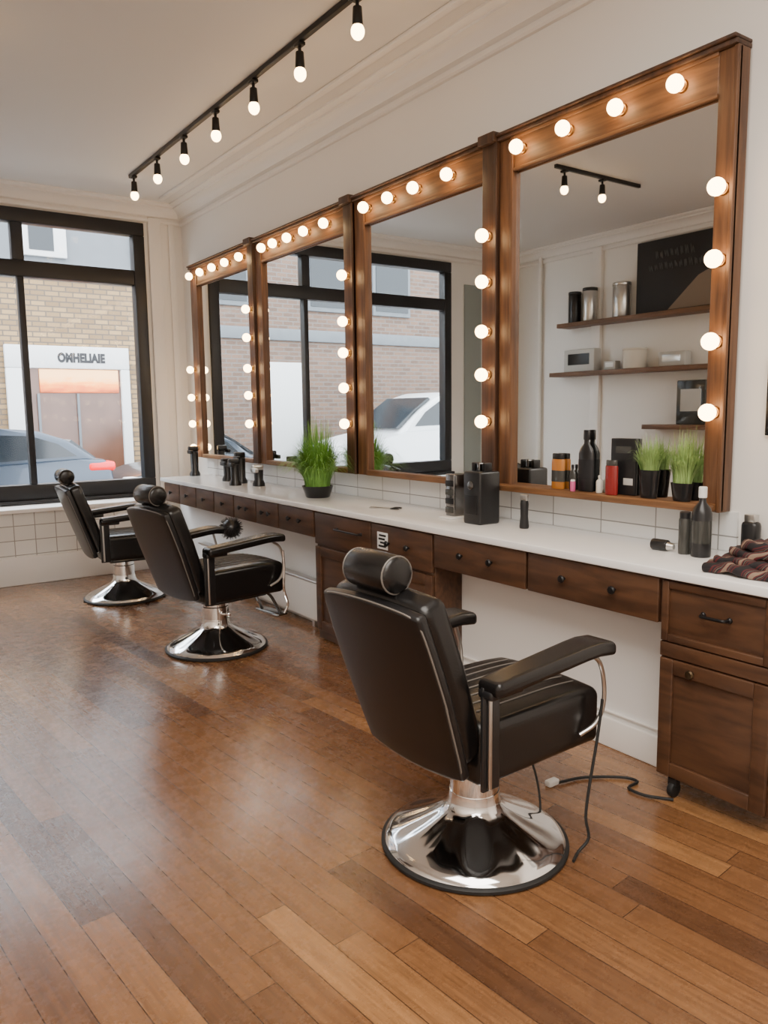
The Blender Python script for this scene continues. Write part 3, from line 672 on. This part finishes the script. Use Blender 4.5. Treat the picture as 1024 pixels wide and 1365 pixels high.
part('pale_shape', MB().prism([(4.5, shelves[0]+.03), (5.25, shelves[0]+.03), (4.9, shelves[0]+.34), (4.5, shelves[0]+.5)], XL+.041, XL+.044, 'x'), BEIGE, t, world=True)
rs = random.Random(3)
for zz, a, b, hh in ((3.08, 4.98, 5.42, .10), (2.95, 4.86, 5.50, .085)):
    mb = MB(); y = b
    while y > a:
        wd = rs.uniform(.03, .05); pts = [(XL+.042, y-wd*q, zz+hh*(rs.uniform(-.5, -.25) if j % 2 else rs.uniform(.2, .5))) for j, q in enumerate((0, .25, .55, .85))]
        mb.tube(pts, .0055, 5, 2); y -= wd+.022
    part('chalk_writing', mb, CHALK, t, world=True)

# ------------------------------------------------------------------ outside
ZG = -.15
struct('ground_road', MB().box(-30, 30, 9.9, 14, ZG-.1, ZG), ASPH)
struct('ground_pavement', MB().box(-30, 30, YW+.2, 9.9, ZG-.1, ZG+.1).box(-30, 30, 13.9, 15.2, ZG-.1, ZG+.1), PAVE)
YF = 15.0
def fz(v, u=90): return pY(u, v, YF).z
def fx(u, v=480): return pY(u, v, YF).x
t = thing('building', 'yellow brick building with white shopfront across the street', 'building', (6, YF, ZG))
part('wall', MB().box(.2, 14, YF, YF+.5, ZG, 3.95), YBRICK, t, world=True)
part('upper_wall', MB().box(.2, 14, YF, YF+.5, 3.95, 6.6), GREYW, t, world=True)
part('parapet', MB().bb(.21, 14.1, YF-.12, YF+.5, 3.9, 4.06, .02), GREYW, t, world=True)
x0, x1 = fx(5), fx(170); zt_ = fz(462)
sf = part('shopfront', MB().bb(x0, x1, YF-.1, YF, zt_-.40, zt_, .02).bb(x0, x0+.36, YF-.1, YF, ZG+.1, zt_-.40, .02).bb(x1-.17, x1, YF-.1, YF, ZG+.1, zt_-.40, .02), SIGNW, t, world=True)
part('shop_window', MB().box(x0+.36, x1-.17, YF-.03, YF-.001, ZG+.1, zt_-.40), SHOPG, t, world=True)
part('display', MB().bb(fx(50), fx(155), YF-.07, YF-.03, fz(524), zt_-.41, .01), SUNSET, t, world=True)
for xx in (fx(47), fx(100)): part('window_bar', MB().bb(xx-.02, xx+.02, YF-.085, YF-.03, ZG+.1, fz(525), .005), GREYW, t, world=True)
STM = Matrix.Translation((fx(107), YF-.105, fz(478))) @ Matrix.Rotation(PI/2, 4, 'X')
text('sign_lettering', 'OMHELIAIE', .165, STM @ Matrix.Diagonal((.95, 1.3, 1, 1)), INK, t, bold=.011, space=1.06)
for xx in (2.9, 4.9, 6.9, 1.0):
    fr = part('window', MB().bb(xx-.1, xx+.75, YF-.08, YF, 4.2, 6.1, .02), SIGNW, t, world=True)
    part('glass', MB().box(xx+.12, xx+.53, YF-.09, YF-.078, 4.3, 6.0), DGLASS, fr, world=True)
t = thing('building', 'brown-red brick building across the street, seen in the mirrors', 'building', (-7, YF, ZG))
part('wall', MB().box(-16, .15, YF, YF+.5, ZG, 6.9), RBRICK, t, world=True)
for xx in (-.9, -3.3, -5.0, -7.6, -9.6):
    fr = part('window', MB().bb(xx-.53, xx+.53, YF-.06, YF, 3.6, 5.3, .02), GREYW, t, world=True)
    part('glass', MB().box(xx-.45, xx+.45, YF-.075, YF-.058, 3.7, 5.2), DGLASS, fr, world=True)
fr = part('door', MB().bb(-2.6, -1.7, YF-.06, YF, ZG, 2.5, .02), SIGNW, t, world=True)
part('band', MB().bb(-16, .14, YF-.06, YF, 2.95, 3.2, .02), GREYW, t, world=True)

def car(x0, y, L, hgt, col, label, flip=False, metal=.3):
    t = thing('car', label, 'car', (x0+L/2, y, ZG)); W = .86; k = hgt/1.45; s = L/4.2
    paint = mat('car_paint', col, .3, metal, coat=.25)
    def X(a): return ((4.2-a) if flip else a)*s-L/2
    def PP(l): return [(X(a), z*k) for a, z in l]
    part('body', MB().prism(PP([(.04, .25), (0, .42), (.02, .60), (.12, .70), (.45, .79), (1.15, .90), (2.4, .94), (3.7, 1.0), (4.08, 1.0), (4.17, .88), (4.2, .6), (4.15, .25)]), -W, W, 'y', .07), paint, t)
    part('cabin', MB().prism(PP([(1.05, .86), (1.5, 1.17), (1.85, 1.36), (2.2, 1.44), (2.7, 1.46), (3.2, 1.42), (3.6, 1.28), (4.05, .95)]), -W+.1, W-.1, 'y', .07), paint, t)
    for sd in (-1, 1):
        yy = sd*(W-.1); lo, hi = sorted((yy, yy+sd*.012))
        part('side_window', MB().prism(PP([(1.4, .98), (1.62, 1.17), (1.95, 1.33), (2.45, 1.38), (2.45, 1.0)]), lo, hi, 'y'), DGLASS, t)
        part('side_window', MB().prism(PP([(2.53, 1.0), (2.53, 1.38), (3.1, 1.35), (3.45, 1.23), (3.7, 1.05)]), lo, hi, 'y'), DGLASS, t)
        for wx in (.8, 3.35):
            yo = sd*(W-.04)
            wh = part('wheel', MB().cyl((X(wx), yo-.1, .33), (X(wx), yo+.1, .33), .33, n=28, bev=.03), RUBBER, t)
            part('rim', MB().cyl((X(wx), yo+sd*.085, .33), (X(wx), yo+sd*.11, .33), .21, n=10), STEEL, wh)
            part('hub', MB().cyl((X(wx), yo+sd*.105, .33), (X(wx), yo+sd*.12, .33), .06, n=10), BLACKM, wh)
        a_, b_ = sorted((X(3.82), X(4.22)))
        part('tail_lamp', MB().bb(a_, b_, sd*(W-.3), sd*(W+.012), .82*k, .96*k, .05), RED, t)
        a_, b_ = sorted((X(-.01), X(.3)))
        part('head_lamp', MB().bb(a_, b_, sd*(W-.25), sd*(W+.008), .56*k, .7*k, .03), WHITEP, t)
        part('door_seam', MB().bb(min(X(2.48), X(2.5)), max(X(2.48), X(2.5)), sd*(W-.01), sd*(W+.004), .3*k, .93*k, .002), BLACKM, t)
    part('windscreen', MB().prism(PP([(1.14, .95), (1.5, 1.2), (1.8, 1.345), (1.76, 1.37), (1.46, 1.21), (1.07, .96)]), -W+.2, W-.2, 'y'), DGLASS, t)
    part('rear_window', MB().prism(PP([(3.62, 1.24), (3.93, .99), (3.99, 1.01), (3.66, 1.28)]), -W+.2, W-.2, 'y'), DGLASS, t)
YC = 12.2
xr = pY(152, 600, YC-.86).x
car(xr-4.1, YC, 4.1, 1.42, (.032, .045, .065), 'slate blue-grey car with red tail lamp parked outside the window')
car(xr+.2, YC+.1, 4.2, 1.40, (.014, .016, .02), 'dark grey car parked at the right edge of the window view')
car(xr-4.1-.5-4.6, 12.1, 4.6, 1.95, (.6, .61, .62), 'white car parked outside, seen in the mirror', flip=True, metal=0)

# ------------------------------------------------------------------ lights
world = bpy.data.worlds.new('world'); bpy.context.scene.world = world; world.use_nodes = True
bg = world.node_tree.nodes['Background']; bg.inputs[0].default_value = (.86, .93, 1, 1); bg.inputs[1].default_value = 11.5
def area(loc, size, power, col, rot=(0, 0, 0), sy=None):
    l = bpy.data.lights.new('ceiling_fill', 'AREA'); l.energy = power; l.color = col; l.size = size  # unseen fill lamp, added below the ceiling to brighten the room
    if sy: l.shape = 'RECTANGLE'; l.size_y = sy
    o = bpy.data.objects.new('ceiling_fill', l); C.objects.link(o); o.location = loc; o.rotation_euler = rot
area((.4, .6, HC-.06), 2.2, 150, (1, .93, .85), sy=2.4)
area((-.4, -1.5, HC-.06), 2, 85, (1, .93, .85))
